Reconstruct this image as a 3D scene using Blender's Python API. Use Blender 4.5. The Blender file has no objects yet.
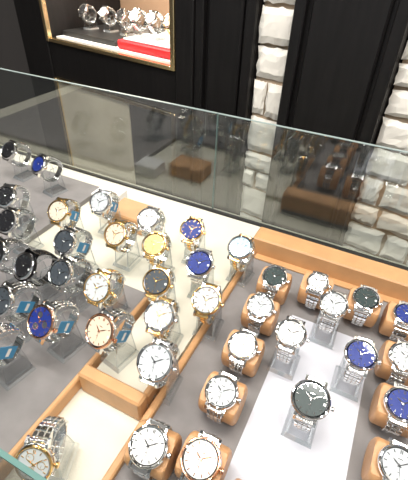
import bpy, math, random
from mathutils import Matrix, Vector
random.seed(7)
Z0=0.90
D=bpy.data
scene=bpy.context.scene
col=scene.collection
# ---------------------------------------------------------------- materials
def mat(name,color,metal=0.0,rough=0.5,coat=0.0,bump=0.0,bscale=200.0,var=0.0,vscale=20.0,emit=0.0,vstretch=None,spec=0.5):
    m=D.materials.new(name); m.use_nodes=True
    nt=m.node_tree; b=nt.nodes['Principled BSDF']
    b.inputs['Base Color'].default_value=(*color,1)
    b.inputs['Metallic'].default_value=metal
    b.inputs['Roughness'].default_value=rough
    b.inputs['Coat Weight'].default_value=coat
    b.inputs['Coat Roughness'].default_value=0.03
    b.inputs['Specular IOR Level'].default_value=spec
    if emit>0:
        b.inputs['Emission Color'].default_value=(*color,1)
        b.inputs['Emission Strength'].default_value=emit
    if bump>0 or var>0:
        tc=nt.nodes.new('ShaderNodeTexCoord')
        mp=nt.nodes.new('ShaderNodeMapping')
        nt.links.new(tc.outputs['Object'],mp.inputs['Vector'])
        if vstretch: mp.inputs['Scale'].default_value=vstretch
    if var>0:
        n=nt.nodes.new('ShaderNodeTexNoise'); n.inputs['Scale'].default_value=vscale; n.inputs['Detail'].default_value=6
        nt.links.new(mp.outputs[0],n.inputs['Vector'])
        r=nt.nodes.new('ShaderNodeValToRGB')
        r.color_ramp.elements[0].position=0.3; r.color_ramp.elements[1].position=0.7
        r.color_ramp.elements[0].color=(*[max(0,c*(1-var)) for c in color],1)
        r.color_ramp.elements[1].color=(*[min(1,c*(1+var)) for c in color],1)
        nt.links.new(n.outputs['Fac'],r.inputs['Fac']); nt.links.new(r.outputs['Color'],b.inputs['Base Color'])
    if bump>0:
        n2=nt.nodes.new('ShaderNodeTexNoise'); n2.inputs['Scale'].default_value=bscale; n2.inputs['Detail'].default_value=5
        nt.links.new(mp.outputs[0],n2.inputs['Vector'])
        bp=nt.nodes.new('ShaderNodeBump'); bp.inputs['Strength'].default_value=bump; bp.inputs['Distance'].default_value=0.002
        nt.links.new(n2.outputs['Fac'],bp.inputs['Height']); nt.links.new(bp.outputs['Normal'],b.inputs['Normal'])
    return m
def glassmat(name,tint,base,edge,rough=0.0,power=3.0,diff=0.0):
    m=D.materials.new(name); m.use_nodes=True; nt=m.node_tree; nt.nodes.clear()
    o=nt.nodes.new('ShaderNodeOutputMaterial'); mx=nt.nodes.new('ShaderNodeMixShader')
    t=nt.nodes.new('ShaderNodeBsdfTransparent'); t.inputs['Color'].default_value=(*tint,1)
    g=nt.nodes.new('ShaderNodeBsdfGlossy'); g.inputs['Roughness'].default_value=rough
    lw=nt.nodes.new('ShaderNodeLayerWeight'); lw.inputs['Blend'].default_value=0.5
    p=nt.nodes.new('ShaderNodeMath'); p.operation='POWER'; p.inputs[1].default_value=power
    ma=nt.nodes.new('ShaderNodeMath'); ma.operation='MULTIPLY_ADD'; ma.inputs[1].default_value=edge; ma.inputs[2].default_value=base
    nt.links.new(lw.outputs['Facing'],p.inputs[0]); nt.links.new(p.outputs[0],ma.inputs[0]); nt.links.new(ma.outputs[0],mx.inputs['Fac'])
    last=t.outputs[0]
    if diff>0:
        df=nt.nodes.new('ShaderNodeBsdfDiffuse'); df.inputs['Color'].default_value=(.9,.95,.97,1)
        m2=nt.nodes.new('ShaderNodeMixShader'); m2.inputs['Fac'].default_value=diff
        nt.links.new(t.outputs[0],m2.inputs[1]); nt.links.new(df.outputs[0],m2.inputs[2]); last=m2.outputs[0]
    nt.links.new(last,mx.inputs[1]); nt.links.new(g.outputs[0],mx.inputs[2]); nt.links.new(mx.outputs[0],o.inputs['Surface'])
    return m
STEEL=mat('brushed_steel',(0.88,0.88,0.87),1,0.12)
POL=mat('polished_steel',(0.92,0.92,0.92),1,0.05)
GOLD=mat('gold_plate',(0.98,0.66,0.27),1,0.14)
ROSE=mat('rose_gold_plate',(0.90,0.50,0.32),1,0.14)
DARKM=mat('black_steel',(0.06,0.06,0.065),1,0.22)
def dial(name,c,metal=0.0): return mat(name,c,metal,0.4,coat=0.2,spec=0.3)
DW=dial('white_dial',(0.80,0.80,0.77)); DS=dial('silver_dial',(0.55,0.58,0.59))
DB=dial('blue_dial',(0.012,0.03,0.21)); DK=dial('black_dial',(0.012,0.012,0.014))
DG=dial('green_dial',(0.026,0.044,0.042)); DC=dial('champagne_dial',(0.76,0.62,0.47))
DY=dial('gold_dial',(0.80,0.60,0.22)); DL=dial('ice_blue_dial',(0.42,0.60,0.70))
DN=dial('grey_dial',(0.05,0.06,0.07))
INKD=mat('dark_index_paint',(0.03,0.03,0.035),0,0.4)
TAG=mat('blue_price_tag',(0.05,0.25,0.46),0,0.35)
ACR=glassmat('clear_acrylic',(0.965,0.975,0.98),0.035,0.6,0.02,2.5)
ACE=glassmat('acrylic_polished_edge',(0.82,0.87,0.89),0.25,0.6,0.08,2.0,0.22)
GLS=glassmat('case_glass',(0.88,0.91,0.90),0.13,0.6,0.0,4.0,0.008)
GEDGE=mat('glass_edge_grey_green',(0.30,0.37,0.36),0,0.35)
GEDG2=mat('glass_edge_teal',(0.11,0.21,0.19),0,0.6,spec=.15)
SEAM=mat('glass_seam',(0.10,0.16,0.15),0,0.2)
ORG=mat('honey_leatherette',(0.56,0.31,0.14),0,0.42,bump=0.25,bscale=500,var=0.08,vscale=30)
ORG2=mat('honey_leatherette_cushion',(0.56,0.30,0.135),0,0.45,bump=0.25,bscale=500)
FLK=mat('grey_flock',(0.24,0.225,0.22),0,0.95,bump=0.3,bscale=1500,var=0.10,vscale=25)
CRM=mat('cream_leatherette',(0.70,0.67,0.56),0,0.5,bump=0.15,bscale=400,var=0.04,vscale=12)
WHT=mat('white_panel_cloth',(0.64,0.65,0.71),0,0.6,bump=0.15,bscale=800)
BLK=mat('black_lacquer_wood',(0.007,0.006,0.006),0,0.5,var=0.3,vscale=8,vstretch=(12,12,1),spec=0.3)
BLK2=mat('black_satin_metal',(0.02,0.02,0.02),0.2,0.35)
STN=mat('split_limestone',(0.86,0.81,0.73),0,0.9,bump=0.6,bscale=45,var=0.10,vscale=10)
GRT=mat('mortar',(0.50,0.38,0.27),0,0.95,bump=0.6,bscale=150)
PLS=mat('wall_plaster',(0.10,0.09,0.085),0,0.9,bump=0.2,bscale=60)
BRS=mat('brass_trim',(0.95,0.74,0.42),1,0.25)
MIR=mat('mirror_beige_reflection',(0.62,0.54,0.41),0.0,0.22,var=.18,vscale=4)  # mirror door: its beige reflection is put into the base colour
REDB=mat('red_velvet',(0.70,0.012,0.02),0,0.5)
WBX=mat('white_gloss_acrylic',(0.85,0.84,0.82),0,0.2)
BKD=mat('showcase_backing',(0.26,0.17,0.11),0,0.5)
FLR=mat('floor_tile',(0.22,0.19,0.16),0,0.25,var=0.15,vscale=3)
CEI=mat('ceiling_paint',(0.26,0.25,0.24),0,0.9)
# ---------------------------------------------------------------- mesh builder
class MB:
    def __init__(s): s.v=[];s.f=[];s.m=[];s.mats=[];s.M=Matrix.Identity(4)
    def mi(s,m):
        if m not in s.mats: s.mats.append(m)
        return s.mats.index(m)
    def add(s,vs,fs,m,M=None):
        T=s.M@M if M is not None else s.M
        o=len(s.v); s.v+=[T@Vector(p) for p in vs]; k=s.mi(m)
        for f in fs: s.f.append([i+o for i in f]); s.m.append(k)
    def box(s,a,b,m,ch=0.0,M=None):
        (x0,y0,z0),(x1,y1,z1)=a,b
        if ch<=0:
            vs=[(x0,y0,z0),(x1,y0,z0),(x1,y1,z0),(x0,y1,z0),(x0,y0,z1),(x1,y0,z1),(x1,y1,z1),(x0,y1,z1)]
            fs=[(0,3,2,1),(4,5,6,7),(0,1,5,4),(1,2,6,5),(2,3,7,6),(3,0,4,7)]
        else:
            c=ch; vs=[]
            for z,i in ((z0,c),(z0+c,0),(z1-c,0),(z1,c)):
                k=c if i==0 else 0
                vs+=[(x0+i+k,y0+i,z),(x1-i-k,y0+i,z),(x1-i,y0+i+k,z),(x1-i,y1-i-k,z),(x1-i-k,y1-i,z),(x0+i+k,y1-i,z),(x0+i,y1-i-k,z),(x0+i,y0+i+k,z)]
            fs=[tuple(range(7,-1,-1)),tuple(range(24,32))]
            for r in range(3):
                for j in range(8):
                    a_=r*8+j;b_=r*8+(j+1)%8; fs.append((a_,b_,b_+8,a_+8))
        s.add(vs,fs,m,M)
    def lathe(s,prof,m,n=40,M=None,cap0=False,cap1=False):
        vs=[];fs=[]
        for r,z in prof:
            for j in range(n):
                a=2*math.pi*j/n; vs.append((r*math.cos(a),r*math.sin(a),z))
        for i in range(len(prof)-1):
            for j in range(n):
                a=i*n+j;b=i*n+(j+1)%n; fs.append((a,b,b+n,a+n))
        if cap0: fs.append(tuple(range(n-1,-1,-1)))
        if cap1: fs.append(tuple(range((len(prof)-1)*n,len(prof)*n)))
        s.add(vs,fs,m,M)
    def extr(s,pts,x0,x1,m,M=None,edge=None):
        n=len(pts); vs=[(x0,y,z) for y,z in pts]+[(x1,y,z) for y,z in pts]
        s.add(vs,[tuple(range(n-1,-1,-1)),tuple(range(n,2*n))],m,M)
        s.add(vs,[(i,(i+1)%n,n+(i+1)%n,n+i) for i in range(n)],edge or m,M)
    def mesh(s,name,smooth=True,scale=1.0):
        me=D.meshes.new(name); me.from_pydata([tuple(p*scale) for p in s.v],[],s.f)
        for m in s.mats: me.materials.append(m)
        me.polygons.foreach_set('material_index',s.m)
        if smooth:
            me.polygons.foreach_set('use_smooth',[True]*len(s.f))
            try: me.set_sharp_from_angle(angle=math.radians(32))
            except Exception: pass
        me.update(); return me
def obj(name,me,M=None,parent=None):
    o=D.objects.new(name,me); col.objects.link(o)
    if M is not None: o.matrix_world=M
    return o
def empty(name,M=None):
    o=D.objects.new(name,None); col.objects.link(o); o.empty_display_size=0.05
    if M is not None: o.matrix_world=M
    return o
# ---------------------------------------------------------------- wristwatch (mm)
AY,AZ,CZ=28.5,29.5,-32.0
def sup(t,ay,az,n=2.4,cz=CZ):
    c,s_=math.cos(t),math.sin(t)
    return (ay*math.copysign(abs(c)**(2/n),c), cz+az*math.copysign(abs(s_)**(2/n),s_))
def looppath(ay=AY,az=AZ,pitch=6.3,y0=22.5):
    pts=[sup(math.pi*0.5-2*math.pi*i/720,ay,az) for i in range(721)]
    seg=[p for i,p in enumerate(pts) if not (p[1]>CZ and abs(p[0])<y0)]
    out=[];L=[0]
    for i in range(1,len(seg)): L.append(L[-1]+math.dist(seg[i],seg[i-1]))
    n=int(L[-1]/pitch); st=L[-1]/n; k=0
    for j in range(n):
        t=(j+0.5)*st
        while L[k+1]<t: k+=1
        q=(t-L[k])/(L[k+1]-L[k]); p=[seg[k][a]*(1-q)+seg[k+1][a]*q for a in (0,1)]
        k0=max(0,k-6);k1=min(len(seg)-1,k+7)
        tn=Vector((0,seg[k1][0]-seg[k0][0],seg[k1][1]-seg[k0][1])).normalized()
        out.append((p,tn,st,j/(n-1)))
    return out
PATH=looppath()
cache={}
def watch_mesh(dialm,idx=POL,bez=POL,mid=STEEL,strap='metal',sub=0,tag=False,bezel='plain',size=1.06,fl=0):
    key=(dialm.name,idx.name,bez.name,mid.name,strap,sub,tag,bezel,size,fl)
    if key in cache: return cache[key]
    b=MB(); R=20.0*size
    case=DARKM if strap=='black' else STEEL
    b.lathe([(R-5,-9),(R-1.5,-8),(R,-5.5),(R,-2.0),(R-0.6,-0.8)],case,48,cap0=True)
    if bezel=='wide': bp=[(R-0.6,-0.8),(R-0.7,0.6),(R-1.2,1.2),(R-3.8,1.8),(R-4.1,1.4),(R-4.2,0.3)]
    else: bp=[(R-0.6,-0.8),(R-0.5,0.4),(R-1.3,1.5),(R-2.3,1.7),(R-2.9,1.1),(R-3.0,0.3)]
    if bezel=='fluted':
        n=96;vs=[];fs=[]
        for i,(r,z) in enumerate(bp):
            for j in range(n):
                rr=r+(0.35 if (j%2 and i in(1,2)) else 0); zz=z+(0.3 if (j%2 and i in (2,3)) else 0)
                a=2*math.pi*j/n; vs.append((rr*math.cos(a),rr*math.sin(a),zz))
        for i in range(len(bp)-1):
            for j in range(n):
                a=i*n+j;c=i*n+(j+1)%n; fs.append((a,c,c+n,a+n))
        b.add(vs,fs,bez)
    else: b.lathe(bp,bez,48)
    ri=bp[-1][0]
    b.lathe([(ri,0.9),(ri-1.4,0.35)],POL if dialm in (DW,DS) else DARKM,48)
    b.lathe([(ri-1.3,0.36),(0.01,0.36)],dialm,48)
    for k in range(60):
        if k%5==0: continue
        M=Matrix.Rotation(math.radians(6*k),4,'Z')
        b.box((-0.12,ri-2.2,0.37),(0.12,ri-1.5,0.42),idx,0,M)
    for k in range(12):
        M=Matrix.Rotation(-math.radians(30*k),4,'Z')
        if k==3 and not sub:
            b.box((-1.6,ri-5.6,0.37),(1.6,ri-2.4,0.5),DW,0,M); continue
        if k==0:
            b.box((-1.3,ri-6.2,0.37),(-0.4,ri-2.2,0.9),idx,0,M);b.box((0.4,ri-6.2,0.37),(1.3,ri-2.2,0.9),idx,0,M)
        else: b.box((-.5,ri-5.6,0.37),(.5,ri-2.2,0.9),idx,0,M)
    if sub:
        for ang in ([90,-30,210] if sub==3 else [0,180]):
            M=Matrix.Translation((8.0*size*math.sin(math.radians(ang)),8.0*size*math.cos(math.radians(ang)),0))
            b.lathe([(4.6,0.37),(4.5,0.7),(4.0,0.7),(3.9,0.42)],bez,28,M)
            b.lathe([(3.9,0.42),(0.01,0.42)],DN if dialm in (DB,DK,DG) else DS,28,M)
            b.box((-0.2,-0.5,0.5),(0.2,3.0,0.65),idx,0,M@Matrix.Rotation(0.8*ang,4,'Z'))
    else:
        b.box((-2.6,6.2,0.37),(2.6,7.0,0.55),idx); b.box((-1.6,-7.0,0.37),(1.6,-6.5,0.45),idx)
    for ang,l,w,z in ((-55,9.5,0.85,1.0),(55,13.5,0.65,1.25),(170,14,0.18,1.45)):
        M=Matrix.Rotation(-math.radians(ang),4,'Z')
        b.add([(-w*0.6,-2.5,z),(w*0.6,-2.5,z),(w,l*0.6,z),(0,l,z),(-w,l*0.6,z),(-w*0.6,-2.5,z-.3),(w*0.6,-2.5,z-.3),(w,l*0.6,z-.3),(0,l,z-.3),(-w,l*0.6,z-.3)],
              [(0,1,2,3,4),(9,8,7,6,5),(0,5,6,1),(1,6,7,2),(2,7,8,3),(3,8,9,4),(4,9,5,0)],idx,M)
    b.lathe([(1.2,0.4),(1.2,1.7),(0.4,1.9)],idx,14,cap1=True)
    M=Matrix.Translation((R-0.5,0,-4.2))@Matrix.Rotation(math.pi/2,4,'Y')
    b.lathe([(1.4,0),(1.4,1.2),(3.0,1.4),(3.2,2.0),(3.2,4.0),(2.6,4.6)],bez if bez in(GOLD,ROSE) else POL,16,M,cap1=True)
    if sub:
        for sy in (-1,1):
            M=Matrix.Rotation(sy*math.radians(30),4,'Z')@Matrix.Translation((R-0.5,0,-4.2))@Matrix.Rotation(math.pi/2,4,'Y')
            b.lathe([(1.2,0),(1.2,1.6),(1.9,1.7),(1.9,3.4),(1.5,3.8)],POL,14,M,cap1=True)
    for sx in (-1,1):
        for sy in (-1,1):
            x0,x1=sorted((sx*10.2,sx*13.0))
            ya,yb=R*0.70,R+4.2
            vs=[]
            for x in (x0,x1):
                vs+=[(x,sy*ya,-7.5),(x,sy*ya,-0.9),(x,sy*(R+0.5),-2.2),(x,sy*yb,-6.0),(x,sy*yb,-8.6),(x,sy*(R),-8.4)]
            b.add(vs,[(0,1,2,3,4,5),(11,10,9,8,7,6)]+[(i,(i+1)%6,6+(i+1)%6,6+i) for i in range(6)],case)
    for sy in (-1,1):
        y0,y1=sorted((sy*(R-2.5),sy*(R+3.5)))
        b.box((-9.8,y0,-7.5),(9.8,y1,-3.4),mid if strap=='metal' else case,0.8)
    N=len(PATH)
    sm=DARKM if strap=='black' else STEEL
    cm=DARKM if strap=='black' else mid
    for i,(p,t,st,q) in enumerate(PATH):
        w=19.8-3.2*min(1,2*min(q,1-q)*1.3)
        o=Vector((0,-t.z,t.y)); 
        if o.dot(Vector((0,p[0],p[1]-CZ)))<0: o=-o
        M=Matrix(((1,0,0,0),(0,t.y,o.y,p[0]),(0,t.z,o.z,p[1]),(0,0,0,1)))
        h=st*0.44
        if 0.44<q<0.57:
            b.box((-w/2,-st*0.52,-1.3),(w/2,st*0.52,1.9),sm,0.6,M); continue
        a=w*0.5; c=w*(0.19 if fl==0 else 0.26)
        b.box((-a,-h,-1.2),(-c-0.25,h,1.3),sm,0.8,M)
        b.box((c+0.25,-h,-1.2),(a,h,1.3),sm,0.8,M)
        if fl==1:
            b.box((-c,-h,-1.1),(-0.15,-0.15,1.5),cm,0.5,M);b.box((0.15,0.15,-1.1),(c,h,1.5),cm,0.5,M)
            b.box((-c,0.15,-1.1),(-0.15,h,1.5),cm,0.5,M);b.box((0.15,-h,-1.1),(c,-0.15,1.5),cm,0.5,M)
        else: b.box((-c,-h,-1.1),(c,h,1.8),cm,0.8,M)
    if tag:
        b.box((17.5,-9,-44),(18.1,9,-18),TAG,0); b.box((18.15,-6,-36),(18.25,6,-31),DW,0)
        b.box((17.0,-.4,-18),(17.6,.4,-5),WBX,0)
    me=b.mesh('wristwatch_mesh',scale=0.001); cache[key]=me
    return me
def pose(x,y,z,yaw,tilt):
    p,t=math.radians(yaw),math.radians(tilt)
    Dv=Vector((math.sin(p),-math.cos(p),0)); up=Vector((0,0,1))
    n=Dv*math.sin(t)+up*math.cos(t); yy=-Dv*math.cos(t)+up*math.sin(t); xx=yy.cross(n)
    M=Matrix.Identity(4)
    for i,v in enumerate((xx,yy,n)):
        for r in range(3): M[r][i]=v[r]
    M[0][3],M[1][3],M[2][3]=x,y,z+Z0
    return M
def cushion_mesh():
    b=MB(); n=48
    rings=[(-25,0.86),(-23.5,0.95),(-21,1.0),(21,1.0),(23.5,0.95),(25,0.86)]
    vs=[];fs=[]
    for x,s_ in rings:
        for j in range(n):
            y,z=sup(2*math.pi*j/n,(AY-3.0)*s_,(AZ-1.2)*s_,2.6,CZ-0.5)
            z=min(z,-9.2)
            vs.append((x,y,z))
    for i in range(len(rings)-1):
        for j in range(n):
            a=i*n+j;c=i*n+(j+1)%n; fs.append((a,c,c+n,a+n))
    fs+=[tuple(range(n-1,-1,-1)),tuple(range((len(rings)-1)*n,len(rings)*n))]
    b.add(vs,fs,ORG2); return b.mesh('cushion_mesh',scale=0.001)
CUSH=cushion_mesh()
stand_cache={}
def stand_mesh(tilt,h):
    key=(tilt,h)
    if key in stand_cache: return stand_cache[key]
    b=MB(); hm=h*1000
    R=Matrix.Rotation(math.radians(tilt),4,'X')
    o_=[];i_=[]
    for k in range(31):
        t=math.radians(-50+280*k/30)
        o_.append(sup(t,AY-3.2,AZ-3.6,2.4,CZ-5)); i_.append(sup(t,AY-5.4,AZ-5.8,2.4,CZ-5))
    for k in range(30):
        vs=[];q=[o_[k],o_[k+1],i_[k+1],i_[k]]
        for x in (-11.5,11.5): vs+=[(x,a,min(c,-10)) for a,c in q]
        b.add(vs,[(0,1,5,4),(2,3,7,6)],ACR,R)
        b.add(vs,[(3,2,1,0),(4,5,6,7)],ACE,R)
    c=R@Vector((0,0,CZ-5)); cy,cz=c.y,c.z
    for x in (-15.5,12.5):
        b.extr([(cy-20,-hm+6),(cy+20,-hm+6),(cy+13,cz),(cy+8,cz+8),(cy-8,cz+8),(cy-13,cz)],x,x+3,ACR,None,ACE)
    x0,x1,y0,y1,z0,z1=-20,20,cy-24,cy+22,-hm,-hm+6
    vs=[(x0,y0,z0),(x1,y0,z0),(x1,y1,z0),(x0,y1,z0),(x0+1.5,y0+4,z1),(x1-1.5,y0+4,z1),(x1-1.5,y1-1.5,z1),(x0+1.5,y1-1.5,z1)]
    b.add(vs,[(4,5,6,7)],ACR); b.add(vs,[(0,1,5,4),(1,2,6,5),(2,3,7,6),(3,0,4,7)],ACE)
    me=b.mesh('acrylic_stand_mesh',smooth=False,scale=0.001); stand_cache[key]=me; return me
def on_stand(x,y,me,yaw=0,tilt=48,h=0.085):
    obj('wristwatch',me,pose(x,y,h,yaw,tilt))
    M=Matrix.Translation((x,y,Z0+h))@Matrix.Rotation(math.radians(yaw),4,'Z')
    obj('acrylic_watch_stand',stand_mesh(tilt,h),M)
def on_cushion(x,y,me,yaw=0,tilt=19,z=0.0645):
    M=pose(x*.98,y-.005,z,yaw,tilt)
    obj('wristwatch',me,M); obj('watch_cushion',CUSH,M)
W=watch_mesh; L=1.14
# left group
on_stand(-.809,.580,W(DK,size=L),-5)
on_stand(-.692,.561,W(DB,bezel='wide',size=L),-12)
on_stand(-.643,.425,W(DK,bezel='wide',size=L),8)
on_stand(-.572,.365,W(DK,bezel='fluted',size=L),0)
on_stand(-.515,.435,W(DC,bez=GOLD,mid=GOLD,tag=True,size=L),5)
on_stand(-.467,.500,W(DS,tag=True,size=L),5)
on_stand(-.375,.428,W(DC,idx=GOLD,bez=GOLD,mid=GOLD,bezel='fluted',size=L),0)
on_stand(-.438,.368,W(DN,tag=True,size=L),-5)
on_stand(-.512,.290,W(DK,sub=3,size=L),-8)
on_stand(-.450,.290,W(DK,bezel='wide',strap='black',size=L),-10)
on_stand(-.388,.304,W(DN,size=L),-8)
on_stand(-.317,.306,W(DS,idx=GOLD,bez=GOLD,mid=GOLD,bezel='fluted',size=1.18),0)
on_stand(-.420,.220,W(DN,tag=True,size=L),-10)
on_stand(-.342,.218,W(DB,idx=ROSE,bez=ROSE,sub=3,tag=True,size=1.2),-8)
on_stand(-.262,.243,W(DC,idx=ROSE,bez=ROSE,tag=True,size=1.2),-10)
on_stand(-.380,.150,W(DN,tag=True,size=L),-10)
on_stand(-.225,.085,W(DS,bez=GOLD,idx=GOLD,sub=3),20,55,0.062)
# middle group
on_stand(-.352,.500,W(DW,idx=POL,fl=1,size=L),2,34)
on_stand(-.299,.437,W(DY,idx=GOLD,bez=GOLD,mid=GOLD,size=L),5,34)
on_stand(-.263,.508,W(DB,idx=GOLD,bez=GOLD,mid=GOLD,size=L),6,34)
on_stand(-.208,.431,W(DB,bez=POL,bezel='fluted',size=L),6,34)
on_stand(-.246,.360,W(DN,idx=GOLD,bez=GOLD,mid=GOLD,size=L),6,34)
on_stand(-.161,.362,W(DS,idx=GOLD,bez=GOLD,mid=GOLD,size=L),6,34)
on_stand(-.206,.304,W(DS,idx=GOLD,bez=POL,mid=GOLD,size=L),6,34)
on_stand(-.171,.237,W(DS,idx=INKD,bez=POL,size=1.22),4,34)
on_stand(-.165,.503,W(DL,idx=POL,mid=GOLD,size=L),-6,30)
# front
on_cushion(-.131,.160,W(DW,idx=INKD,size=1.12),4)
on_cushion(-.073,.174,W(DW,idx=ROSE,bez=ROSE,size=1.12),0)
on_cushion(-.008,.150,W(DS,idx=POL),0)
# right tray columns
on_cushion(-.094,.488,W(DG,idx=POL)); on_cushion(-.092,.414,W(DS,fl=1)); on_cushion(-.089,.333,W(DW,idx=GOLD,fl=1)); on_cushion(-.086,.256,W(DS,idx=POL,fl=1))
on_cushion(-.025,.510,W(DW,size=.92)); on_cushion(.054,.510,W(DG,idx=POL)); on_cushion(.115,.505,W(DB,idx=POL,size=.95))
on_cushion(.119,.420,W(DS,fl=1)); on_cushion(.121,.344,W(DB)); on_cushion(.123,.266,W(DS,idx=INKD))
# raised on the centre panel
on_stand(.009,.445,W(DS,idx=POL,fl=1),0,20); on_stand(.059,.372,W(DB,bez=POL,fl=1),0,20)
on_stand(-.032,.362,W(DW,idx=POL,fl=1),0,20); on_stand(.016,.279,W(DG,idx=POL,fl=1,size=1.15),0,20)
# ---------------------------------------------------------------- trays
T0=Matrix.Translation((0,0,Z0))
def simple(name,fn,M=T0,smooth=False):
    b=MB(); fn(b); return obj(name,b.mesh(name,smooth=smooth),M)
def tr(b):
    b.box((-.166,.09,-.012),(.42,.65,0.0),FLK)
    b.box((-.172,.60,-.012),(.43,.645,.040),ORG,.003)
    b.box((-.172,.08,-.012),(-.162,.60,.010),ORG,.002)
    b.box((.42,.08,-.012),(.43,.60,.040),ORG,.003)
    b.box((-.048,.13,-.001),(.082,.475,.0005),WHT)
    b.box((-.160,.585,0),(.42,.60,.004),ORG,.001)
simple('watch_display_tray',tr)
def tm(b):
    b.box((-.275,.21,-.012),(-.178,.60,0.0),CRM)
    b.box((-.278,.203,-.012),(-.176,.223,.030),ORG,.003)
    b.box((-.186,.223,-.012),(-.176,.30,.022),ORG,.003)
simple('watch_display_tray',tm)
def tl(b):
    b.box((-1.2,.06,-.012),(-.285,.40,0.0),FLK)
    b.box((-.288,.06,-.012),(-.280,.40,.012),ORG,.002)
    b.box((-1.2,.40,-.012),(-.60,.66,.0),FLK)
simple('watch_display_tray',tl)
simple('display_riser_block',lambda b:b.box((-.50,.55,-.012),(-.40,.62,.025),ORG,.003))
simple('display_plinth',lambda b:b.box((-.585,.60,-.012),(-.52,.66,.02),WBX,.003))
# ---------------------------------------------------------------- counter
cnt=empty('glass_display_counter',T0)
def par_to(o,p,M):
    o.parent=p; o.matrix_parent_inverse=M.inverted()
def cbody(b):
    b.box((-1.3,.04,-.90),(.7,.735,-.030),BLK,.004)
    b.box((-1.3,.042,-.030),(.7,.733,-.012),CRM)
o=simple('body',cbody); par_to(o,cnt,T0)
def cp(b):
    for x0,x1 in ((-1.3,-.318),(-.316,.7)):
        b.box((x0,.719,-.012),(x1,.7245,.2245),GLS)
        b.box((x0,.719,.2246),(x1,.7245,.2258),GEDGE)
    b.box((-.318,.719,-.012),(-.316,.7245,.226),SEAM)
    b.box((-1.3,.047,-.012),(.7,.0505,.2235),GLS)
    b.box((-1.3,.047,.2236),(.7,.0505,.2262),GEDG2)
    b.box((-1.3,.712,-.012),(.7,.719,-.006),BLK2)
o=simple('glass_panes',cp); par_to(o,cnt,T0)
# ---------------------------------------------------------------- wall side (rotated 10 deg)
N=Vector((.1736,.9848,0)); WM=Matrix.Translation((N.x*.98,N.y*.98,Z0))@Matrix.Rotation(math.radians(-10),4,'Z')
simple('wall_back',lambda b: b.box((-3.2,.40,-.90),(2.2,.48,1.9),PLS),WM)
def stone(b,s0,s1):
    b.box((s0+.004,.016,-.90),(s1-.004,.399,1.89),GRT)
    z=-.90
    while z<1.88:
        h=random.uniform(.05,.115); h=min(h,1.885-z); s=s0-random.choice([0,0,.05])
        while s<s1-.01:
            w=random.uniform(.07,.18)
            if s+w>s1-.05: w=s1-s
            sa=max(s,s0); ww=s+w-sa
            if ww<.02: s+=w; continue
            nx,nz=7,5; base=random.uniform(-.003,.004); vs=[];fs=[]
            for j in range(nz+1):
                for i in range(nx+1):
                    e=(i in(0,nx)) or (j in(0,nz))
                    vs.append((sa+.004+(ww-.008)*i/nx+random.uniform(-.003,.003), base+(.007 if e else 0)+random.uniform(-.0012,.0012), z+.004+(h-.008)*j/nz+random.uniform(-.003,.003)))
            for j in range(nz):
                for i in range(nx):
                    a=j*(nx+1)+i; fs.append((a,a+1,a+nx+2,a+nx+1))
            b.add(vs,fs,STN)
            b.box((sa+.007,base+.012,z+.007),(sa+ww-.007,.05,z+h-.007),STN)
            s+=w
        z+=h
simple('stone_pilaster',lambda b:stone(b,-.548,-.44),WM)
simple('stone_pilaster',lambda b:stone(b,-.190,.75),WM)
def panel(b,s0,s1,y=-.02):
    b.box((s0,y+.02,-.90),(s1,.399,1.89),BLK)
    w=.028
    b.box((s0,y,-.90),(s0+w,y+.02,1.89),BLK,.003); b.box((s1-w,y,-.90),(s1,y+.02,1.89),BLK,.003)
    b.box((s0+w+.012,y+.008,-.85),(s1-w-.012,y+.02,1.85),BLK,.004)
simple('black_wood_panel',lambda b:panel(b,-.44,-.19,-.035),WM)
simple('black_wood_panel',lambda b:panel(b,-.735,-.548,-.02),WM)
cab=empty('showcase_cabinet',WM)
def cabf(b):
    b.box((-1.60,-.03,-.90),(-1.43,.399,1.89),BLK,.004)
    b.box((-.80,-.03,-.90),(-.735,.399,1.89),BLK,.004)
    b.box((-1.43,-.025,.06),(-.80,.38,.19),BLK,.004)
    b.box((-1.43,-.025,.95),(-.80,.38,1.89),BLK,.004)
    b.box((-1.43,-.025,-.90),(-.80,.38,-.62),BLK,.004)
    b.box((-1.43,.36,.19),(-.80,.38,.95),BKD)
    b.box((-1.43,.05,-.62),(-.80,.07,.06),BLK)
o=simple('frame',cabf,WM); par_to(o,cab,WM)
def cabg(b):
    for z0,z1 in ((.19,.95),(-.62,.06)):
        b.box((-1.43,-.034,z0),(-1.413,-.015,z1),BRS,.002); b.box((-.817,-.034,z0),(-.80,-.015,z1),BRS,.002)
        b.box((-1.413,-.034,z0),(-.817,-.015,z0+.013),BRS,.002); b.box((-1.413,-.034,z1-.013),(-.817,-.015,z1),BRS,.002)
o=simple('brass_trim',cabg,WM); par_to(o,cab,WM)
o=simple('door_panels',lambda b:(b.box((-1.413,-.026,-.607),(-1.02,.03,.047),MIR),b.box((-1.02,-.022,-.607),(-.817,.03,.047),BLK2)),WM); par_to(o,cab,WM)
o=simple('shelf',lambda b:(b.box((-1.41,.0,.19),(-.82,.35,.205),WBX),b.box((-1.41,.03,.205),(-1.12,.35,.222),BLK2,.003)),WM); par_to(o,cab,WM)
o=simple('upper_shelf',lambda b:b.box((-1.42,.0,.62),(-.81,.35,.632),WBX),WM); par_to(o,cab,WM)
def rbox(b): 
    b.box((-1.10,.02,.205),(-.85,.16,.232),REDB,.004); b.box((-1.08,.03,.232),(-.87,.15,.240),WBX,.003)
    b.box((-1.12,.20,.205),(-.83,.33,.225),WBX,.003)
o=simple('display_boxes',rbox,WM); par_to(o,cab,WM)
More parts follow.
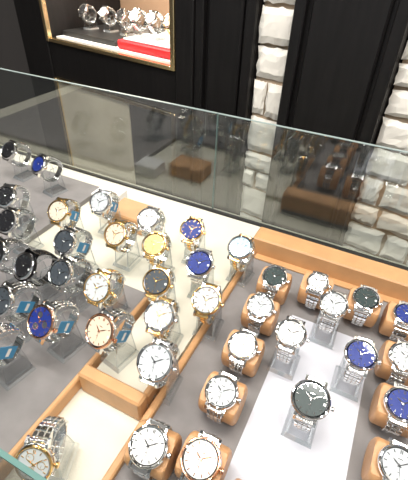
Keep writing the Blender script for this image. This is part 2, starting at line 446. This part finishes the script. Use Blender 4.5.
def sc(s,y,z,me,h=.068,yaw=0):
    P=WM@Vector((s,y,z+h)); M=pose(P.x,P.y,P.z-Z0,yaw-10,55); obj('wristwatch',me,M)
    obj('acrylic_watch_stand',stand_mesh(55,h),Matrix.Translation(P)@Matrix.Rotation(math.radians(yaw-10),4,'Z'))
sc(-1.36,.10,.222,W(DK,bezel='wide')); sc(-1.27,.12,.222,W(DS)); sc(-1.18,.12,.222,W(DK,bezel='wide'))
sc(-1.05,.06,.240,W(DW,idx=POL,fl=1)); sc(-.975,.06,.240,W(DS)); sc(-.90,.06,.240,W(DC,idx=GOLD,bez=GOLD,mid=GOLD))
# ---------------------------------------------------------------- room
simple('floor',lambda b:b.box((-3.2,-2.2,-.95),(2.4,2.2,-.90),FLR))
simple('ceiling',lambda b:b.box((-3.2,-2.2,1.90),(2.4,2.2,1.95),CEI))
simple('wall_left',lambda b:b.box((-3.25,-2.2,-.90),(-3.15,2.2,1.90),PLS))
LMP=mat('lamp_diffuser',(1,.96,.9),0,.4,emit=110.0)
def lamp(x,y):
    def f(b):
        b.M=Matrix.Translation((x,y,1.885))
        b.lathe([(.055,.014),(.062,.0),(.05,-.004),(.045,.004)],WBX,24)
        b.lathe([(.045,.004),(.001,.004)],LMP,24)
    simple('ceiling_downlight',f,smooth=True)
for x in (-1.5,-.9,-.3,.3,.9):
    for y in (-.9,-.2,.5): lamp(x,y)
def area(name,x,y,z,sx,sy,e,c=(1,.96,.9),tgt=None):
    l=D.lights.new(name,'AREA'); l.shape='RECTANGLE'; l.size=sx; l.size_y=sy; l.energy=e; l.color=c
    o=D.objects.new(name,l); col.objects.link(o); o.location=(x,y,z+Z0)
    if tgt:
        o.rotation_euler=(Vector((tgt[0],tgt[1],tgt[2]+Z0))-o.location).to_track_quat('-Z','Y').to_euler()
    return o
area('added_softbox',-.5,.2,1.8,1.4,.08,17)  # this and the next two: softboxes added for contrast in the chrome
area('added_softbox',.6,-.3,1.7,.08,1.2,11,(1,.97,.93),(-.1,.4,0))
area('added_softbox',-1.2,-.9,1.7,1.0,.10,12,(.9,.95,1),(-.4,.5,0))
area('added_wall_fill',-.1,.2,1.75,1.2,.15,16,(1,.97,.92),(-.1,1.0,.3))  # extra light added to brighten the stone and wall panels
P=WM@Vector((-1.1,.10,.60)); area('showcase_led_strip',P.x,P.y,P.z-Z0,.5,.05,10,(1,.90,.76))
w=D.worlds.new('world'); scene.world=w; w.use_nodes=True
w.node_tree.nodes['Background'].inputs[0].default_value=(.82,.86,.9,1); w.node_tree.nodes['Background'].inputs[1].default_value=.42
# ---------------------------------------------------------------- camera
th,yw,rr=math.radians(37.5),math.radians(25),math.radians(2.5)
F=Vector((-math.sin(yw)*math.cos(th),math.cos(yw)*math.cos(th),-math.sin(th)))
R0=Vector((math.cos(yw),math.sin(yw),0)); U0=R0.cross(F)
Rv=R0*math.cos(rr)+U0*math.sin(rr); Uv=U0*math.cos(rr)-R0*math.sin(rr)
cd=D.cameras.new('camera'); cd.sensor_fit='VERTICAL'; cd.sensor_height=36; cd.lens=385/480*36; cd.clip_start=.01
co=D.objects.new('camera',cd); col.objects.link(co)
M=Matrix.Identity(4)
for i,v in enumerate((Rv,Uv,-F)):
    for r in range(3): M[r][i]=v[r]
M[0][3],M[1][3],M[2][3]=0,0,.5+Z0
co.matrix_world=M; scene.camera=co
scene.view_settings.view_transform='Standard'
scene.cycles.transparent_max_bounces=24
